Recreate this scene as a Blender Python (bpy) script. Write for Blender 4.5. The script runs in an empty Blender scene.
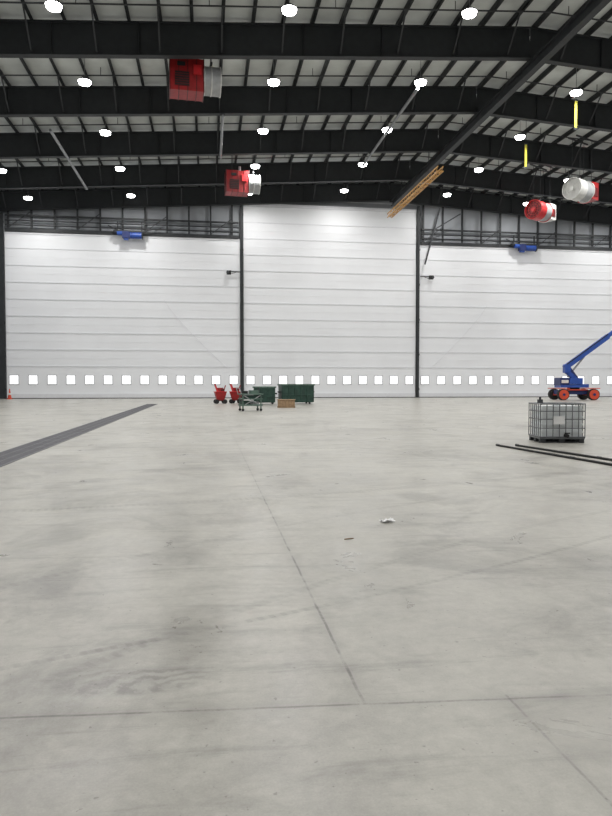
import bpy, math, random
from mathutils import Vector, Matrix
random.seed(4)
scene = bpy.context.scene
scene.view_settings.view_transform = 'Standard'
scene.view_settings.look = 'None'

# ------------------------------------------------------------------ materials
def mat(name, col, rough=0.6, metal=0.0, var=0.12, scale=3.0, emit=None, estr=0.0, spec=0.5):
    m = bpy.data.materials.new(name); m.use_nodes = True
    nt = m.node_tree; b = nt.nodes['Principled BSDF']
    tc = nt.nodes.new('ShaderNodeTexCoord')
    no = nt.nodes.new('ShaderNodeTexNoise'); no.inputs['Scale'].default_value = scale
    no.inputs['Detail'].default_value = 5
    nt.links.new(tc.outputs['Object'], no.inputs['Vector'])
    cr = nt.nodes.new('ShaderNodeValToRGB')
    cr.color_ramp.elements[0].position = 0.3; cr.color_ramp.elements[1].position = 0.7
    cr.color_ramp.elements[0].color = tuple(max(0, c*(1-var)) for c in col) + (1,)
    cr.color_ramp.elements[1].color = tuple(min(1, c*(1+var)) for c in col) + (1,)
    nt.links.new(no.outputs['Fac'], cr.inputs['Fac'])
    nt.links.new(cr.outputs['Color'], b.inputs['Base Color'])
    b.inputs['Roughness'].default_value = rough
    b.inputs['Metallic'].default_value = metal
    b.inputs['Specular IOR Level'].default_value = spec
    if emit:
        b.inputs['Emission Color'].default_value = tuple(emit) + (1,)
        b.inputs['Emission Strength'].default_value = estr
    return m

STEEL = mat('dark_painted_steel', (0.022, 0.025, 0.028), 0.6)
STEEL2 = mat('dark_steel_secondary', (0.042, 0.045, 0.050), 0.6)
DECK = mat('white_roof_insulation', (0.64, 0.67, 0.66), 0.8, var=0.16, scale=0.5)
GREYPIPE = mat('galvanised_pipe', (0.26, 0.27, 0.28), 0.45, 0.3)
WALLM = mat('wall_cladding', (0.38, 0.40, 0.43), 0.7, var=0.08, scale=0.4)
DOORM = mat('door_fabric', (0.84, 0.855, 0.885), 0.55, var=0.025, scale=0.35)
DOORRIB = mat('door_rib', (0.74, 0.75, 0.785), 0.6, var=0.03)
DOORTRIM = mat('door_trim', (0.50, 0.51, 0.54), 0.6, var=0.05)
BLACK = mat('black_rubber', (0.015, 0.015, 0.016), 0.7)
RED = mat('red_paint', (0.34, 0.014, 0.016), 0.45, var=.2)
DKRED = mat('dark_red_grille', (0.12, 0.008, 0.01), 0.5)
BRED = mat('bright_red_paint', (0.62, 0.025, 0.03), 0.4)
WHITE = mat('white_paint', (0.66, 0.66, 0.64), 0.45)
LGREY = mat('light_grey_duct', (0.40, 0.41, 0.42), 0.5, .2)
BLUE = mat('blue_paint', (0.025, 0.08, 0.36), 0.4)
NAVY = mat('navy_paint', (0.012, 0.025, 0.12), 0.45)
ORANGE = mat('orange_red_paint', (0.62, 0.07, 0.03), 0.5)
YEL = mat('yellow_orange_paint', (0.50, 0.27, 0.07), 0.5)
YG = mat('yellow_strap', (0.66, 0.60, 0.08), 0.6)
GREEN = mat('dark_green_paint', (0.022, 0.060, 0.045), 0.5, var=0.3)
GREEN2 = mat('faded_green_paint', (0.10, 0.16, 0.13), 0.6, var=0.25)
WOOD = mat('plywood', (0.36, 0.24, 0.14), 0.7, var=0.25, scale=8)
PLASTIC = mat('white_hdpe', (0.80, 0.83, 0.85), 0.35, var=0.06)
GALV = mat('galvanised_cage', (0.17, 0.18, 0.19), 0.4, 0.5)
PAPER = mat('paper', (0.85, 0.85, 0.85), 0.8)
LENS = mat('led_lens', (1, 1, 1), 0.4, emit=(1, 0.99, 0.96), estr=25)
WINM = mat('window_daylight_pane', (0.9, 0.92, 0.95), 0.2, emit=(1.0, 1.0, 1.0), estr=1.1)
HOUSING = mat('light_housing', (0.10, 0.10, 0.11), 0.5, 0.3)
DRAIN = mat('steel_grate', (0.052, 0.052, 0.064), 0.6, 0.1, var=0.25, scale=1.5)
DRAIN2 = mat('grate_rim', (0.11, 0.11, 0.12), 0.55, 0.2)

# ------------------------------------------------------------------ mesh builder
class MB:
    def __init__(s):
        s.v = []; s.f = []; s.fm = []; s.mats = []; s.sm = []
    def mi(s, m):
        if m not in s.mats: s.mats.append(m)
        return s.mats.index(m)
    def add(s, vs, fs, m, smooth=False):
        o = len(s.v); s.v += [tuple(v) for v in vs]
        k = s.mi(m)
        for f in fs:
            s.f.append([i+o for i in f]); s.fm.append(k); s.sm.append(smooth)
    def box(s, c, d, m, R=None):
        vs = []
        for x in (-.5, .5):
            for y in (-.5, .5):
                for z in (-.5, .5):
                    p = Vector((x*d[0], y*d[1], z*d[2]))
                    if R: p = R @ p
                    vs.append(p + Vector(c))
        s.add(vs, [(0,1,3,2),(4,6,7,5),(0,4,5,1),(2,3,7,6),(0,2,6,4),(1,5,7,3)], m)
    def bar(s, p1, p2, w, h, m, up=(0,0,1)):
        p1 = Vector(p1); p2 = Vector(p2); d = (p2-p1).normalized()
        upv = Vector(up)
        if abs(d.dot(upv)) > .98: upv = Vector((1,0,0))
        r = d.cross(upv).normalized(); u = r.cross(d).normalized()
        vs = []
        for p in (p1, p2):
            for a, b in ((-1,-1),(1,-1),(1,1),(-1,1)):
                vs.append(p + r*a*w/2 + u*b*h/2)
        s.add(vs, [(0,1,2,3),(7,6,5,4),(0,4,5,1),(1,5,6,2),(2,6,7,3),(3,7,4,0)], m)
    def cyl(s, p1, p2, r, m, seg=20, r2=None, caps=True, capm=None):
        p1 = Vector(p1); p2 = Vector(p2); d = (p2-p1).normalized()
        a = Vector((0,0,1)) if abs(d.z) < .9 else Vector((1,0,0))
        x = d.cross(a).normalized(); y = d.cross(x).normalized()
        if r2 is None: r2 = r
        vs = []
        for i in range(seg):
            t = 2*math.pi*i/seg
            e = x*math.cos(t) + y*math.sin(t)
            vs.append(p1+e*r); vs.append(p2+e*r2)
        fs = [(2*i, 2*i+1, (2*i+3) % (2*seg), (2*i+2) % (2*seg)) for i in range(seg)]
        s.add(vs, fs, m, True)
        if caps:
            cm = capm or m
            s.add([vs[2*i] for i in range(seg)], [list(range(seg))], cm)
            s.add([vs[2*i+1] for i in range(seg)], [list(range(seg))[::-1]], cm)
    def ring(s, c, axis, r, t, m, seg=28):
        c = Vector(c); d = Vector(axis).normalized()
        a = Vector((0,0,1)) if abs(d.z) < .9 else Vector((1,0,0))
        x = d.cross(a).normalized(); y = d.cross(x).normalized()
        vs = []; k = 6
        for i in range(seg):
            th = 2*math.pi*i/seg; e = x*math.cos(th)+y*math.sin(th)
            for j in range(k):
                ph = 2*math.pi*j/k
                vs.append(c + e*(r+t*math.cos(ph)) + d*t*math.sin(ph))
        fs = [(i*k+j, i*k+(j+1)%k, ((i+1)%seg)*k+(j+1)%k, ((i+1)%seg)*k+j) for i in range(seg) for j in range(k)]
        s.add(vs, fs, m, True)
    def frustum(s, zb, zt, b, t, m, c=(0,0), open_top=False):
        vs = [(c[0]+a*b[0]/2, c[1]+e*b[1]/2, zb) for a, e in ((-1,-1),(1,-1),(1,1),(-1,1))] + \
             [(c[0]+a*t[0]/2, c[1]+e*t[1]/2, zt) for a, e in ((-1,-1),(1,-1),(1,1),(-1,1))]
        fs = [(3,2,1,0),(0,1,5,4),(1,2,6,5),(2,3,7,6),(3,0,4,7)]
        if not open_top: fs.append((4,5,6,7))
        s.add(vs, fs, m)
    def build(s, name, loc=(0,0,0), rz=0.0, bevel=0.0):
        me = bpy.data.meshes.new(name)
        me.from_pydata(s.v, [], s.f); me.update()
        for m in s.mats: me.materials.append(m)
        for p, k, sm in zip(me.polygons, s.fm, s.sm):
            p.material_index = k; p.use_smooth = sm
        o = bpy.data.objects.new(name, me)
        o.location = loc; o.rotation_euler = (0, 0, rz)
        scene.collection.objects.link(o)
        if bevel:
            b = o.modifiers.new('bevel', 'BEVEL'); b.width = bevel; b.segments = 2
            b.limit_method = 'ANGLE'
        return o

# ------------------------------------------------------------------ dimensions
YF = 76.2; YB = -20.0; XL = -24.0; XR = 66.0; RX = 21.0; SL = 0.065
def zb(x): return 22.9 - SL*abs(x-RX)      # underside of frames
def zr(x): return 25.25 - SL*abs(x-RX)     # underside of deck

# ------------------------------------------------------------------ floor
def floor_material():
    m = bpy.data.materials.new('polished_concrete'); m.use_nodes = True
    nt = m.node_tree; N = nt.nodes; L = nt.links; b = N['Principled BSDF']
    tc = N.new('ShaderNodeTexCoord')
    sep = N.new('ShaderNodeSeparateXYZ'); L.new(tc.outputs['Object'], sep.inputs[0])
    def inp(s, v):
        if isinstance(v, (int, float)): s.default_value = v
        else: L.new(v, s)
    def M(op, a, b2=0.0, c=0.0, clamp=False):
        n = N.new('ShaderNodeMath'); n.operation = op; n.use_clamp = clamp
        inp(n.inputs[0], a); inp(n.inputs[1], b2); inp(n.inputs[2], c)
        return n.outputs[0]
    def noise(scale, detail=6, rough=.55, vec=None, dist=0.0):
        n = N.new('ShaderNodeTexNoise'); n.inputs['Scale'].default_value = scale
        n.inputs['Detail'].default_value = detail; n.inputs['Roughness'].default_value = rough
        n.inputs['Distortion'].default_value = dist
        L.new(vec or tc.outputs['Object'], n.inputs['Vector'])
        return n.outputs['Fac']
    def smooth(v, lo, hi, a=0.0, b2=1.0):
        n = N.new('ShaderNodeMapRange'); n.interpolation_type = 'SMOOTHSTEP'
        inp(n.inputs[0], v); n.inputs[1].default_value = lo; n.inputs[2].default_value = hi
        n.inputs[3].default_value = a; n.inputs[4].default_value = b2
        return n.outputs[0]
    X = sep.outputs[0]; Y = sep.outputs[1]
    n1 = noise(0.35, 8, .6); n2 = noise(1.3, 8, .66, dist=.6); n3 = noise(14, 6, .7); n4 = noise(90, 3, .7)
    n5 = noise(0.09, 4, .5); n6 = noise(4.5, 7, .72, dist=.3)
    wob = M('MULTIPLY', M('SUBTRACT', noise(3, 3), .5), .02)
    v = M('ADD', M('MULTIPLY', M('SUBTRACT', n1, .5), .42), M('MULTIPLY', M('SUBTRACT', n2, .5), .62))
    v = M('ADD', v, M('MULTIPLY', M('SUBTRACT', n6, .5), .42))
    v = M('ADD', v, M('MULTIPLY', M('SUBTRACT', n3, .5), .32))
    v = M('ADD', v, M('MULTIPLY', M('SUBTRACT', n4, .5), .28))
    v = M('ADD', v, M('MULTIPLY', M('SUBTRACT', n5, .5), .30))
    v = M('ADD', v, 1.0)
    fade = smooth(Y, 6.0, 26.0, 1.0, .25)
    def line(coord, pos, w, strength, gate=None):
        d = M('ABSOLUTE', M('SUBTRACT', M('ADD', coord, wob), pos))
        k = M('ADD', smooth(d, w*.4, w*1.3, strength, 0.0), smooth(d, w, w*11, strength*.28, 0.0))
        if gate is not None: k = M('MULTIPLY', k, gate)
        return M('SUBTRACT', 1.0, k)
    far = M('GREATER_THAN', Y, 3.16); near = M('LESS_THAN', Y, 3.16)
    brk = smooth(noise(3.5, 6, .75), .38, .6, .15, 1.0)
    v = M('MULTIPLY', v, line(X, 0.767, .010, .40, M('MULTIPLY', M('MULTIPLY', far, brk), fade)))
    v = M('MULTIPLY', v, line(X, 1.51, .008, .26, M('MULTIPLY', near, brk)))
    v = M('MULTIPLY', v, line(M('ADD', Y, M('MULTIPLY', X, .07)), 3.22, .010, .34, brk))
    for px in (-10.2, 12.0, 22.0, 32.0):
        v = M('MULTIPLY', v, line(X, px, .02, .14, far))
    for py in (14.0, 25.0, 36.0, 47.0, 58.0):
        v = M('MULTIPLY', v, line(Y, py, .02, .14, far))
    def arc(cx, cy, R, w, st):
        dx = M('SUBTRACT', X, cx); dy = M('SUBTRACT', Y, cy)
        r = M('SQRT', M('ADD', M('MULTIPLY', dx, dx), M('MULTIPLY', dy, dy)))
        d = M('ABSOLUTE', M('SUBTRACT', r, R))
        ang = M('ARCTAN2', dy, dx)
        dots = smooth(M('SINE', M('MULTIPLY', ang, R*2*math.pi/.09)), -.3, .6, .45, 1.0)
        k = M('MULTIPLY', smooth(d, w*.5, w, st, 0.0), dots)
        k = M('MULTIPLY', k, smooth(n2, .4, .6, .4, 1.0))
        return M('SUBTRACT', 1.0, k)
    v = M('MULTIPLY', v, arc(-11.0, 32.0, 29.8, .04, .22))
    v = M('MULTIPLY', v, arc(14.0, -12.0, 21.6, .06, .15))
    v = M('MULTIPLY', v, arc(14.0, -12.0, 23.4, .06, .16))
    v = M('MULTIPLY', v, arc(-6.0, 40.0, 31.5, .12, .18))
    v = M('MULTIPLY', v, arc(5.0, 40.0, 24.0, .14, .16))
    v = M('MULTIPLY', v, arc(30.0, 20.0, 26.0, .12, .14))
    # swirled trowel stain
    dx = M('DIVIDE', M('ADD', X, .40), .40); dy = M('DIVIDE', M('SUBTRACT', Y, 3.60), .16)
    rr = M('SQRT', M('ADD', M('MULTIPLY', dx, dx), M('MULTIPLY', dy, dy)))
    dx2 = M('DIVIDE', M('ADD', X, .10), .46); dy2 = M('DIVIDE', M('SUBTRACT', Y, 3.50), .2)
    r2 = M('SQRT', M('ADD', M('MULTIPLY', dx2, dx2), M('MULTIPLY', dy2, dy2)))
    rw = M('ADD', r2, M('MULTIPLY', noise(5, 5, .7), 1.0))
    sw = M('MULTIPLY', smooth(M('SINE', M('MULTIPLY', rw, 16)), -.7, .9, .35, 1), smooth(rr, .8, 1.2, .34, 0.0))
    sw = M('MULTIPLY', sw, smooth(noise(4, 4, .6), .3, .6, .4, 1.0))
    v = M('MULTIPLY', v, M('SUBTRACT', 1.0, sw))
    # burnished patches and scuffs
    v = M('MULTIPLY', v, smooth(noise(.55, 7, .65, dist=1.0), .49, .64, 1.0, .80))
    v = M('MULTIPLY', v, smooth(noise(.22, 7, .65, dist=1.5), .52, .66, 1.0, .87))
    mp = N.new('ShaderNodeMapping'); mp.inputs['Rotation'].default_value = (0, 0, .25); mp.inputs['Scale'].default_value = (.5, 3.2, 1)
    L.new(tc.outputs['Object'], mp.inputs['Vector'])
    v = M('MULTIPLY', v, smooth(noise(1.0, 7, .7, vec=mp.outputs[0], dist=.5), .51, .70, 1.0, .80))
    mp2 = N.new('ShaderNodeMapping'); mp2.inputs['Rotation'].default_value = (0, 0, -.5); mp2.inputs['Scale'].default_value = (.8, 14, 1)
    L.new(tc.outputs['Object'], mp2.inputs['Vector'])
    v = M('MULTIPLY', v, smooth(noise(1.0, 5, .7, vec=mp2.outputs[0], dist=.2), .60, .72, 1.0, .86))
    # small pits / spots
    v = M('MULTIPLY', v, smooth(noise(26, 2, .5), .69, .75, 1.0, .72))
    cr = N.new('ShaderNodeValToRGB')
    cr.color_ramp.elements[0].position = 0.25; cr.color_ramp.elements[0].color = (.125, .119, .108, 1)
    cr.color_ramp.elements[1].position = 0.80; cr.color_ramp.elements[1].color = (.56, .545, .495, 1)
    L.new(M('MULTIPLY', v, .6, clamp=True), cr.inputs['Fac'])
    L.new(cr.outputs['Color'], b.inputs['Base Color'])
    L.new(smooth(n2, .3, .7, .27, .44), b.inputs['Roughness'])
    b.inputs['Specular IOR Level'].default_value = .5
    bp = N.new('ShaderNodeBump'); bp.inputs['Strength'].default_value = .12; bp.inputs['Distance'].default_value = .01
    L.new(n3, bp.inputs['Height']); L.new(bp.outputs[0], b.inputs['Normal'])
    return m
fm = MB(); fm.box(((XL+XR)/2, (YF+YB)/2, -.15), (XR-XL+.6, YF-YB+.6, .3), floor_material())
fl = fm.build('floor')

# ------------------------------------------------------------------ walls / roof
def gable_wall(name, y0, y1):
    b = MB(); P = []
    for y in (y0, y1):
        for x, z in ((XL-.3, 0), (XR+.3, 0), (XR+.3, zr(XR+.3)), (RX, zr(RX)), (XL-.3, zr(XL-.3))):
            P.append((x, y, z))
    b.add(P, [(0,1,2,3,4), (9,8,7,6,5)] + [(i, (i+1) % 5+0, (i+1) % 5+5, i+5) for i in range(5)], WALLM)
    return b.build(name)
gable_wall('wall_far', YF, YF+.3)
gable_wall('wall_back', YB-.3, YB)
b = MB(); b.box((XL-.15, (YF+YB)/2, zr(XL)/2), (.3, YF-YB, zr(XL)), WALLM); b.build('wall_left')
b = MB(); b.box((XR+.15, (YF+YB)/2, zr(XR)/2), (.3, YF-YB, zr(XR)), WALLM); b.build('wall_right')
b = MB()
for x0, x1 in ((XL-.3, RX), (RX, XR+.3)):
    vs = [(x, y, zr(x)+dz) for dz in (0, .2) for x, y in ((x0, YB-.3), (x1, YB-.3), (x1, YF+.3), (x0, YF+.3))]
    b.add(vs, [(3,2,1,0), (4,5,6,7), (0,1,5,4), (1,2,6,5), (2,3,7,6), (3,0,4,7)], DECK)
b.build('ceiling')

# purlins
b = MB()
x = XL+.9
while x < XR-.3:
    z = zr(x)
    b.box((x, (YF+YB)/2, z-.17), (.06, YF-YB, .34), STEEL)
    b.box((x+.07, (YF+YB)/2, z-.325), (.2, YF-YB, .03), STEEL)
    x += 1.85
b.build('roof_purlins')

# rigid frames
frames = [75.3, 67.5, 58.9, 50.2, 41.5, 32.8, 24.1, 15.4, 6.7, -2.0, -10.7, -19.0]
for y in frames:
    b = MB()
    for x0, x1 in ((XL, RX), (RX, XR)):
        p = lambda x, dz: Vector((x, y, zb(x)+dz))
        b.bar(p(x0, 1.0), p(x1, 1.0), .05, 1.96, STEEL)
        b.bar(p(x0, .03), p(x1, .03), .46, .06, STEEL)
        b.bar(p(x0, 1.97), p(x1, 1.97), .46, .06, STEEL)
        n = 9
        for i in range(1, n):
            xx = x0 + (x1-x0)*i/n
            b.box((xx, y, zb(xx)+1.0), (.03, .4, 1.9), STEEL)
    xx = XL+.9+1.85
    while xx < XR-1:
        for sgn in (-1, 1):
            b.bar((xx, y+sgn*.05, zb(xx)+.25), (xx, y+sgn*1.9, zr(xx)-.2), .09, .07, STEEL2)
        xx += 3.7
    b.box((XL+.35, y, zb(XL)/2), (.6, .4, zb(XL)), STEEL)
    b.box((XR-.35, y, zb(XR)/2), (.6, .4, zb(XR)), STEEL)
    b.build('roof_frame')

b = MB()
for y in [f+2.6 for f in frames[1:]] + [f+6.4 for f in frames[1:]]:
    for x0, x1 in ((XL+.5, RX), (RX, XR-.5)):
        b.cyl((x0, y, zr(x0)-.55), (x1, y, zr(x1)-.55), .05, STEEL2, 8)
    xx = XL+2
    while xx < XR-1:
        b.cyl((xx, y, zr(xx)-.55), (xx, y, zr(xx)-.005), .025, STEEL2, 6); xx += 7.4
b.build('sprinkler_pipes')

# longitudinal pieces
b = MB()
b.box((21.2, (YB+74.6)/2, 22.42), (.08, 74.6-YB, .6), STEEL)
b.box((21.2, (YB+74.6)/2, 22.1), (.45, 74.6-YB, .07), STEEL)
b.box((21.2, (YB+74.6)/2, 22.74), (.45, 74.6-YB, .07), STEEL)
for y in frames: b.box((21.2, y, 22.83), (.3, .4, .12), STEEL)
b.build('monorail_beam')
for (xa, y0, y1) in ((-11.6, 52.5, 67.6), (14.7, 45.5, 62.0), (1.2, 50.0, 59.2)):
    b = MB(); z = zb(xa)-.14
    b.cyl((xa, y0, z), (xa, y1, z), .11, GREYPIPE, 12)
    for y in frames:
        if y0-.3 <= y <= y1+.3: b.box((xa, y, z+.1), (.3, .1, .14), STEEL2)
    b.build('conduit_pipe')
b = MB(); b.cyl((27.0, 74.9, 22.2), (25.2, 74.9, 15.6), .09, STEEL2, 10)
b.cyl((26.2, 74.9, 19.6), (29.5, 74.9, 21.6), .07, STEEL2, 10)
b.build('wall_brace')

# yellow lattice girder
b = MB()
x0, z0 = 20.1, 20.3; hw, hh = .24, .2
for dx in (-hw, hw):
    for dz in (-hh, hh):
        b.bar((x0+dx, 55.7, z0+dz), (x0+dx, 72.0, z0+dz), .08, .08, YEL)
n = 24
for i in range(n):
    ya = 55.7+16.3*i/n; yb_ = 55.7+16.3*(i+1)/n
    s = 1 if i % 2 else -1
    b.bar((x0-hw, ya, z0-hh), (x0+hw, ya, z0-hh), .06, .06, YEL)
    b.bar((x0-hw*s, ya, z0-hh), (x0+hw*s, yb_, z0-hh), .05, .05, YEL)
    b.bar((x0+hw, ya, z0-hh*s), (x0+hw, yb_, z0+hh*s), .05, .05, YEL)
    b.bar((x0-hw, ya, z0-hh*s), (x0-hw, yb_, z0+hh*s), .05, .05, YEL)
for y in (58.9, 67.5):
    b.cyl((x0, y, z0+.2), (x0, y, zb(x0)), .03, STEEL2, 8)
    b.bar((x0-.3, y, z0+.23), (x0+.3, y, z0+.23), .1, .06, STEEL2)
b.build('yellow_lattice_girder')

# ------------------------------------------------------------------ high-bay lights (shared mesh)
fx = MB()
fx.cyl((0, 0, .06), (0, 0, .18), .44, HOUSING, 20, r2=.32)
fx.cyl((0, 0, .18), (0, 0, .28), .2, HOUSING, 14)
fx.cyl((0, 0, -.12), (0, 0, .06), .36, LENS, 20, r2=.42)
fx.ring((0, 0, .06), (0, 0, 1), .43, .025, HOUSING, 20)
fx_me = fx.build('tmp_fixture')
mesh_fx = fx_me.data; bpy.data.objects.remove(fx_me)
rows = [71.3 - 8.7*k for k in range(9)]
for y in rows:
    for x in (-18.0, -7.8, 4.5, 14.8, 26.5, 36.0, 47.5, 58.0):
        z = zb(x)+.15
        o = bpy.data.objects.new('high_bay_light', mesh_fx)
        o.location = (x, y, z); scene.collection.objects.link(o)
        st = MB(); h = zr(x)-z
        st.cyl((0, 0, .26), (0, 0, h-.005), .018, GREYPIPE, 6)
        s_ = st.build('hanging_rod'); s_.parent = o
        ld = bpy.data.lights.new('led_emitter', 'AREA'); ld.shape = 'DISK'
        ld.size = .70; ld.energy = 395; ld.color = (1, .985, .955)
        lo = bpy.data.objects.new('led_emitter', ld); lo.location = (0, 0, -.13)
        scene.collection.objects.link(lo); lo.parent = o

# ------------------------------------------------------------------ hangar doors
YD = 75.85
def hangar_door(name, x0, x1, ztop):
    b = MB(); w = x1-x0; xc = (x0+x1)/2
    b.box((xc, YD, ztop/2+.02), (w, .2, ztop-.04), DOORM)
    z = 3.55
    while z < ztop-.3:
        b.box((xc, YD-.12, z), (w-.1, .06, .10), DOORRIB)
        b.box((xc, YD-.105, z+.9), (w-.1, .02, .04), DOORM)
        z += 1.82
    b.box((xc, YD-.16, .28), (w-.05, .12, .5), DOORRIB)
    b.box((xc, YD-.16, .04), (w-.05, .16, .07), BLACK)
    b.box((xc, YD-.14, ztop-.1), (w, .08, .2), DOORRIB)
    n = max(1, int((w-1.5)//1.85)); st = (w-1.5)/n
    for i in range(n+1):
        x = x0+.75+i*st
        if x > x1-.4: continue
        b.box((x, YD-.112, 2.06), (1.04, .03, 1.10), DOORTRIM)
        b.box((x, YD-.14, 2.06), (.86, .04, .92), WINM)
    return b.build(name)
hangar_door('door_1', -21.6, 3.66, 18.0)
hangar_door('door_2', 4.08, 24.38, 22.1)
hangar_door('door_3', 24.82, 50.3, 18.0)
for x, w, h in ((-22.0, .65, 20.0), (3.87, .32, 21.7), (24.6, .32, 22.5), (50.7, .6, 20.8)):
    b = MB()
    b.box((x, YD-.28, h/2), (w, .12, h), STEEL)
    b.box((x, YD-.1, h/2), (w*.6, .36, h), STEEL)
    for k in range(6): b.box((x, YD-.36, 1+k*(h-2)/5), (w*1.2, .06, .25), STEEL)
    b.build('door_guide_post')
for x0, x1 in ((-23.2, -22.5), (-21.5, 3.55), (24.95, 50.2), (51.2, 65.3)):
    b = MB()
    for z, h in ((18.2, .34), (18.75, .10), (19.25, .10), (19.8, .16)):
        b.box(((x0+x1)/2, YD-.2, z), (x1-x0, .25, h), STEEL)
    x = x0+.3
    while x < x1:
        b.box((x, YD-.1, (18.1+zb(x)+.3)/2), (.18, .2, zb(x)+.3-18.1), STEEL); x += 2.4
    x = x0+.3
    k = 0
    while x+2.4 < x1:
        if k % 3 == 0: b.bar((x, YD-.35, 18.4), (x+2.4, YD-.35, 20.2), .08, .08, STEEL2)
        x += 2.4; k += 1
    b.build('door_header_framing')
for x in (-8.4, 37.6):
    b = MB()
    b.box((0, .1, .25), (3.4, .5, .14), STEEL)
    b.box((-1.3, .25, .8), (.12, .2, 1.1), STEEL); b.box((1.3, .25, .8), (.12, .2, 1.1), STEEL)
    b.cyl((.1, 0, -.15), (1.3, 0, -.15), .34, BLUE, 20)
    for k in range(6): b.ring((.25+k*.17, 0, -.15), (1,0,0), .34, .025, NAVY, 20)
    b.box((-.35, 0, -.12), (.8, .6, .7), NAVY)
    b.cyl((-1.3, 0, .05), (-.75, 0, .05), .24, BLUE, 16)
    b.box((-.35, 0, -.55), (.5, .4, .2), BLUE)
    b.cyl((-1.7, .1, .35), (1.7, .1, .35), .06, STEEL, 10)
    b.bar((-1.0, .2, .3), (-2.3, .2, .9), .12, .12, STEEL)
    b.bar((1.0, .2, .3), (3.4, .2, .75), .08, .08, STEEL)
    b.cyl((1.35, 0, -.15), (1.42, 0, -.15), .4, STEEL, 20)
    b.build('door_winch', (x, 74.9, 18.0), bevel=.02)
for x, s in ((2.4, 1), (26.1, -1)):
    b = MB()
    b.box((0, 0, 0), (.5, .35, .42), BLACK)
    b.cyl((-.15*s, -.16, 0), (-.15*s, -.28, 0), .14, STEEL2, 14)
    b.bar((0, .1, .1), (s*1.3, .1, .1), .1, .1, BLACK)
    b.bar((0, .1, -.2), (s*.9, .1, .08), .05, .05, BLACK)
    b.build('wall_camera_bracket', (x, 75.3, 14.15), bevel=.02)
for sx, xa in ((1, -4.8), (-1, 33.2)):
    cu = bpy.data.curves.new('pull_rope', 'CURVE'); cu.dimensions = '3D'; cu.bevel_depth = .022
    sp = cu.splines.new('POLY'); pts = []
    for i in range(16):
        t = i/15; pts.append((xa+sx*7*t, 75.62, 11-7.6*(t**.85)))
    sp.points.add(15)
    for p, q in zip(sp.points, pts): p.co = q+(1,)
    o = bpy.data.objects.new('pull_rope', cu); cu.materials.append(DOORRIB); scene.collection.objects.link(o)

# ------------------------------------------------------------------ heaters
def hangers(b, loc, L, R):
    b.box((-L/2+.6, 0, R), (.15, .9, .12), STEEL2); b.box((L/2-.6, 0, R), (.15, .9, .12), STEEL2)
    top = zb(loc[0])+2.0-loc[2]
    for xx in (-L/2+.6, L/2-.6):
        for yy in (-.4, .4): b.cyl((xx, yy, R-.15), (xx, yy, top), .025, STEEL2, 8)
    b.box((0, .4, top), (L, .12, .12), STEEL2); b.box((0, -.4, top), (L, .12, .12), STEEL2)
def box_heater(loc, rz, L=3.2):
    b = MB()
    b.box((-.55, 0, 0), (2.1, 1.5, 2.0), RED)
    for xx in (-1.6, -1.05, -.5, .05, .5): b.box((xx, 0, 0), (.06, 1.58, 2.08), DKRED)
    b.box((-.85, -.77, -.3), (.9, .06, .9), DKRED)
    for k in range(6): b.bar((-1.28, -.82, -.68+k*.15), (-.42, -.82, -.68+k*.15), .04, .06, BLACK)
    b.box((.1, -.80, .3), (.5, .12, .6), BRED)
    b.box((-.9, -.8, .6), (.5, .04, .25), BLACK)
    b.cyl((.5, 0, 0), (1.6, 0, 0), .86, LGREY, 28)
    for xx in (.55, 1.0, 1.58): b.ring((xx, 0, 0), (1, 0, 0), .87, .04, WHITE)
    b.ring((1.62, 0, 0), (1, 0, 0), .55, .03, STEEL2); b.cyl((1.6, 0, 0), (1.66, 0, 0), .2, STEEL2, 14)
    b.cyl((-.3, -.3, .9), (-.3, -.3, 1.5), .12, LGREY, 12)
    hangers(b, loc, L, 1.0)
    return b.build('unit_heater', loc, rz, bevel=.02)
def drum_heater(loc, rz, face, body, tail, L=3.0, R=.98):
    b = MB()
    b.cyl((-L/2, 0, 0), (-L/2+1.0, 0, 0), R, face, 36, caps=False)
    b.cyl((-L/2+.25, 0, 0), (-L/2+.27, 0, 0), R*.98, face if face is WHITE else DKRED, 36)
    b.cyl((-L/2+1.0, 0, 0), (.6, 0, 0), R*.93, body, 32)
    b.box((1.05, 0, 0), (.95, 1.5, 1.6), tail)
    b.box((1.05, -.78, -.1), (.6, .05, .8), DKRED)
    for xx in (-L/2, -L/2+1.0, .6): b.ring((xx, 0, 0), (1, 0, 0), R*.97, .045, face)
    for k in (.3, .55, .8): b.ring((-L/2+.02, 0, 0), (1, 0, 0), R*k, .022, face)
    for k in range(6):
        t = math.pi*k/6
        b.bar((-L/2+.02, -R*math.cos(t), -R*math.sin(t)), (-L/2+.02, R*math.cos(t), R*math.sin(t)), .03, .03, face)
    b.cyl((-L/2-.04, 0, 0), (-L/2+.2, 0, 0), .2, face, 16)
    hangers(b, loc, L, .95)
    return b.build('unit_heater', loc, rz, bevel=.015)
box_heater((-.70, 43.6, 21.05), math.radians(4))
box_heater((3.35, 63.6, 20.6), math.radians(4))
drum_heater((34.2, 64.6, 19.4), math.radians(30), BRED, LGREY, WHITE)
drum_heater((34.2, 57.2, 19.4), math.radians(26), WHITE, LGREY, RED)

for x, y, zt in ((27.2, 46.4, 22.65), (27.9, 55.6, 22.75)):
    b = MB(); h = zr(x)
    b.box((0, 0, -1.0), (.18, .06, 2.0), YG)
    b.box((0, 0, -2.05), (.26, .1, .16), STEEL2)
    b.box((0, 0, .05), (.3, .12, .14), STEEL2)
    b.cyl((0, 0, .1), (0, 0, h-zt-.005), .02, STEEL2, 6)
    b.build('hanging_strap', (x, y, zt))

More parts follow.
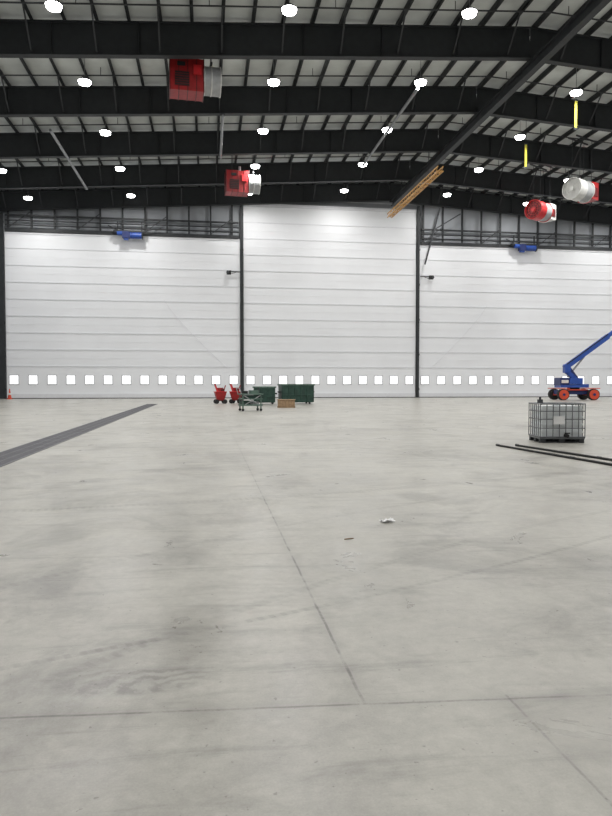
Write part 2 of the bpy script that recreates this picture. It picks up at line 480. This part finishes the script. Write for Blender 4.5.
# ------------------------------------------------------------------ trench drain
b = MB()
Y0, Y1 = -15.0, 54.0; yc = (Y0+Y1)/2; Ld = Y1-Y0
b.box((-4.38, yc, .004), (.80, Ld, .008), DRAIN)
for xx in (-4.78, -3.98): b.box((xx, yc, .006), (.05, Ld, .012), DRAIN2)
for k in range(5): b.box((-4.66+k*.14, yc, .009), (.03, Ld, .004), DRAIN2 if k % 2 else DRAIN)
y = Y0
while y < Y1:
    b.box((-4.38, y, .010), (.76, .03, .004), DRAIN2); y += 1.0
b.build('trench_drain')

for (x0, y0), (x1, y1) in (((7.37, 16.1), (8.25, 7.5)), ((7.85, 16.0), (8.9, 8.0))):
    b = MB(); r = .026
    b.cyl((x0, y0, r), (x1, y1, r), r, BLACK, 12)
    d = (Vector((x1, y1, 0))-Vector((x0, y0, 0))).normalized()
    for t in (0.0, 3.0, 6.0):
        p = Vector((x0, y0, r+.004)) + d*t
        b.cyl(p, p+d*.12, r*1.15, STEEL, 12)
    b.build('steel_pipe')

# ------------------------------------------------------------------ IBC tote
b = MB()
W, D = 1.2, 1.0
for x in (-.52, 0, .52):
    for y in (-.42, 0, .42): b.box((x, y, .055), (.14, .14, .11), STEEL2)
for y in (-.42, 0, .42): b.box((0, y, .02), (W, .1, .03), STEEL2)
b.box((0, 0, .125), (W, D, .04), GALV)
b.box((0, 0, .58), (W-.12, D-.12, .84), PLASTIC)
for z in (.3, .5, .7, .9): b.box((0, 0, z), (W-.08, D-.08, .05), PLASTIC)
b.cyl((0, 0, .98), (0, 0, 1.05), .12, PLASTIC, 20); b.cyl((0, 0, 1.04), (0, 0, 1.08), .13, BLACK, 20)
def r(p, q, m=GALV, t=.024): b.cyl(p, q, t/2, m, 6)
nx, ny = 7, 6
for i in range(nx+1):
    x = -W/2+W*i/nx
    for y in (-D/2, D/2): r((x, y, .14), (x, y, 1.06))
for i in range(ny+1):
    y = -D/2+D*i/ny
    for x in (-W/2, W/2): r((x, y, .14), (x, y, 1.06))
for z in (.16, .40, .64, .86, 1.06):
    t = .038 if z in (.16, 1.06) else .026
    for s in (-1, 1):
        r((-W/2, s*D/2, z), (W/2, s*D/2, z), t=t); r((s*W/2, -D/2, z), (s*W/2, D/2, z), t=t)
for y in (-.2, .2): b.box((0, y, 1.065), (W, .04, .025), GALV)
b.box((-.1, -D/2-.012, .62), (.3, .01, .22), PAPER)
b.cyl((.1, -D/2-.1, .2), (.1, -D/2+.1, .2), .05, BLACK, 12); b.box((.1, -D/2-.08, .27), (.14, .03, .03), BLACK)
b.box((-.42, .1, 1.12), (.12, .12, .1), STEEL2); b.cyl((-.42, .1, 1.16), (-.42, .1, 1.24), .03, STEEL2, 10)
b.build('ibc_tote', (9.60, 17.15, 0), math.radians(-10))

# ------------------------------------------------------------------ boom lift
b = MB()
b.box((0, 0, .78), (3.4, 1.5, .42), NAVY)
b.box((0, 0, 1.02), (2.2, 1.9, .1), ORANGE)
for x in (-1.5, 1.5):
    b.box((x, 0, .58), (.3, 2.2, .24), ORANGE)
    for s in (-1, 1):
        b.cyl((x, s*.95, .56), (x, s*1.38, .56), .56, BLACK, 28)
        b.cyl((x, s*1.36, .56), (x, s*1.42, .56), .48, ORANGE, 24)
        b.cyl((x, s*1.40, .56), (x, s*1.47, .56), .14, NAVY, 12)
        b.box((x, s*1.18, 1.17), (1.15, .5, .08), ORANGE)
b.cyl((0, 0, 1.0), (0, 0, 1.25), .6, BLACK, 24)
b.box((-.2, 0, 1.42), (2.8, 1.7, .35), BLUE)
b.box((-1.2, 0, 1.85), (.9, 1.7, .75), NAVY)
b.box((-.1, -.75, 1.9), (1.3, .4, .6), BLUE); b.box((-.1, .75, 1.9), (1.3, .4, .6), NAVY)
b.box((-1.2, -.87, 1.85), (.7, .03, .3), WHITE)
b.bar((.7, 0, 1.6), (-.75, 0, 2.9), .4, .42, BLUE)
b.bar((.5, .0, 1.9), (-.55, .0, 3.3), .3, .3, NAVY)
b.box((-.7, 0, 3.15), (.6, .6, .85), BLUE)
b.bar((-.95, 0, 3.2), (3.4, 0, 6.4), .46, .5, BLUE)
b.bar((3.1, 0, 6.2), (6.8, 0, 9.0), .34, .38, BLUE)
b.bar((6.6, 0, 8.9), (8.6, 0, 10.1), .26, .28, NAVY)
b.cyl((-.6, 0, 2.3), (1.3, 0, 4.7), .09, GREYPIPE, 12)
b.bar((-.9, -.27, 3.52), (3.3, -.27, 6.6), .05, .1, BLACK)
b.box((8.7, 0, 10.1), (.3, .4, .9), NAVY)
b.box((9.6, 0, 9.9), (1.4, 2.2, .08), STEEL2)
for z in (10.4, 10.95):
    for s in (-1, 1):
        b.bar((8.9, s*1.1, z), (10.3, s*1.1, z), .05, .05, BLUE)
        b.bar((9.6+s*.7, -1.1, z), (9.6+s*.7, 1.1, z), .05, .05, BLUE)
for x in (8.9, 10.3):
    for y in (-1.1, 0, 1.1): b.bar((x, y, 9.9), (x, y, 10.95), .05, .05, BLUE)
b.build('boom_lift', (36.4, 61.8, 0), math.radians(-8), bevel=.03)

# ------------------------------------------------------------------ skips, cart, crate
def skip(name, loc, w, d, h, rz=0):
    b = MB(); t = .05
    b.box((0, 0, .16), (w*.92, d*.9, .06), GREEN)
    for s in (-1, 1):
        b.bar((0, s*d/2, .16), (0, s*d/2, h), w, t, GREEN, up=(0, 1, 0))
        b.box((s*(w/2-t/2), 0, (h+.16)/2), (t, d, h-.16), GREEN)
        b.box((0, s*(d/2+.03), h-.05), (w+.14, .1, .12), GREEN2)
        b.box((s*(w/2+.03), 0, h-.05), (.1, d+.1, .12), GREEN2)
        b.box((0, s*(d/2+.04), h*.45), (w, .07, .08), GREEN)
        n = max(3, int(w/.5))
        for i in range(n+1):
            x = -w/2+.06+(w-.12)*i/n
            b.box((x, s*(d/2+.04), (h+.2)/2), (.07, .09, h-.25), GREEN)
        b.box((s*(w/2+.1), 0, h*.6), (.14, .5, .12), BLACK)
        for u in (-1, 1):
            b.cyl((s*w*.38, u*d*.36-.05, .08), (s*w*.38, u*d*.36+.05, .08), .08, BLACK, 14)
            b.box((s*w*.38, u*d*.36, .13), (.12, .16, .05), STEEL2)
    b.box((.1*w, 0, h-.35), (w*.7, d*.7, .3), BLACK)
    return b.build(name, loc, rz, bevel=.012)
skip('green_dumpster', (7.05, 53.0, 0), 2.6, 1.8, 1.6, math.radians(3))
skip('green_tipping_bin', (4.45, 52.6, 0), 1.7, 1.5, 1.4, math.radians(-4))
b = MB()
for x in (-.55, .55):
    for y in (-.35, .35):
        b.bar((x, y, .12), (x, y, 1.0), .07, .07, GREEN2)
        b.cyl((x, y-.03, .08), (x, y+.03, .08), .08, BLACK, 14)
b.box((0, 0, .35), (1.3, .85, .08), GREEN2); b.box((0, 0, .72), (1.3, .85, .05), GREEN2); b.box((0, 0, 1.0), (1.36, .9, .07), GREEN2)
b.bar((-.55, -.36, .3), (.55, -.36, .95), .05, .05, LGREY); b.bar((.55, -.36, .3), (-.55, -.36, .95), .05, .05, LGREY)
b.box((-.3, 0, .5), (.5, .5, .24), GREEN); b.box((.3, .1, .47), (.4, .5, .18), LGREY); b.box((.1, 0, .84), (.9, .6, .2), GREEN)
b.box((.2, 0, 1.13), (.5, .5, .2), GREEN2); b.box((-.35, .1, 1.11), (.35, .4, .16), BLACK)
b.cyl((.5, 0, 1.03), (.5, 0, 1.4), .05, STEEL2, 10); b.bar((-.65, -.4, 1.0), (-.75, -.4, 1.35), .04, .04, LGREY); b.bar((-.65, .4, 1.0), (-.75, .4, 1.35), .04, .04, LGREY); b.bar((-.75, -.4, 1.35), (-.75, .4, 1.35), .04, .04, LGREY)
b.build('tool_cart', (2.5, 39.4, 0), math.radians(12), bevel=.008)
b = MB()
for y in (-.3, 0, .3): b.box((0, y, .05), (1.2, .09, .1), WOOD)
b.box((0, 0, .32), (1.15, .7, .42), WOOD)
for x in (-.5, 0, .5): b.box((x, -.36, .32), (.08, .03, .42), WOOD)
b.box((0, 0, .54), (1.25, .8, .04), WOOD)
b.build('wooden_crate', (5.25, 44.5, 0), math.radians(-5), bevel=.008)
def redcart(loc, rz):
    b = MB()
    b.frustum(.3, .95, (.6, .5), (.95, .75), RED); b.box((0, 0, .97), (1.0, .8, .05), BRED)
    for sx in (-.33, .33):
        for sy in (-.35, .35): b.cyl((sx, sy-.05, .18), (sx, sy+.05, .18), .18, BLACK, 18)
        b.bar((sx, -.4, .18), (sx, .4, .18), .05, .05, STEEL)
    b.box((0, 0, .28), (.8, .5, .12), DKRED)
    b.bar((-.2, -.2, .9), (-.45, -.2, 1.6), .08, .08, BRED); b.bar((.2, -.2, .9), (.4, -.2, 1.5), .08, .08, RED)
    b.bar((-.2, .2, .9), (-.45, .2, 1.6), .08, .08, BRED); b.bar((-.45, -.25, 1.6), (-.45, .25, 1.6), .06, .06, BLACK)
    b.cyl((0, 0, .95), (0, 0, 1.3), .24, RED, 18); b.box((.15, -.2, 1.1), (.3, .2, .25), DKRED)
    b.build('red_utility_cart', loc, rz, bevel=.01)
redcart((1.0, 54.3, 0), math.radians(8)); redcart((2.3, 54.8, 0), math.radians(-15))

def cone(loc):
    b = MB()
    b.box((0, 0, .03), (.5, .5, .06), ORANGE)
    b.cyl((0, 0, .05), (0, 0, .45), .20, ORANGE, 20, r2=.14)
    b.cyl((0, 0, .45), (0, 0, .65), .14, WHITE, 20, r2=.105)
    b.cyl((0, 0, .65), (0, 0, 1.1), .105, ORANGE, 20, r2=.035)
    b.build('traffic_cone', loc)
cone((-20.7, 73.5, 0))

b = MB(); random.seed(9); g = 6; vs = []
for i in range(g):
    for j in range(g):
        vs.append(((i/(g-1)-.5)*.17, (j/(g-1)-.5)*.11, .004+random.random()*.035))
b.add(vs, [(i*g+j, (i+1)*g+j, (i+1)*g+j+1, i*g+j+1) for i in range(g-1) for j in range(g-1)], PAPER)
b.build('crumpled_paper', (2.06, 7.4, 0), .4)
b = MB(); b.bar((-.05, 0, .006), (.05, .03, .006), .010, .01, WOOD); b.build('wood_splinter', (1.43, 6.6, 0))

# ------------------------------------------------------------------ world + camera
w = bpy.data.worlds.new('world'); scene.world = w; w.use_nodes = True
w.node_tree.nodes['Background'].inputs[0].default_value = (.8, .85, .9, 1)
w.node_tree.nodes['Background'].inputs[1].default_value = .3
cd = bpy.data.cameras.new('camera'); cam = bpy.data.objects.new('camera', cd); scene.collection.objects.link(cam)
cam.location = (0, 0, 1.6); cam.rotation_euler = (math.radians(87.92), 0, math.radians(-8.45))
cd.sensor_fit = 'VERTICAL'; cd.sensor_height = 24; cd.lens = 24*660/816
cd.clip_end = 500
scene.camera = cam
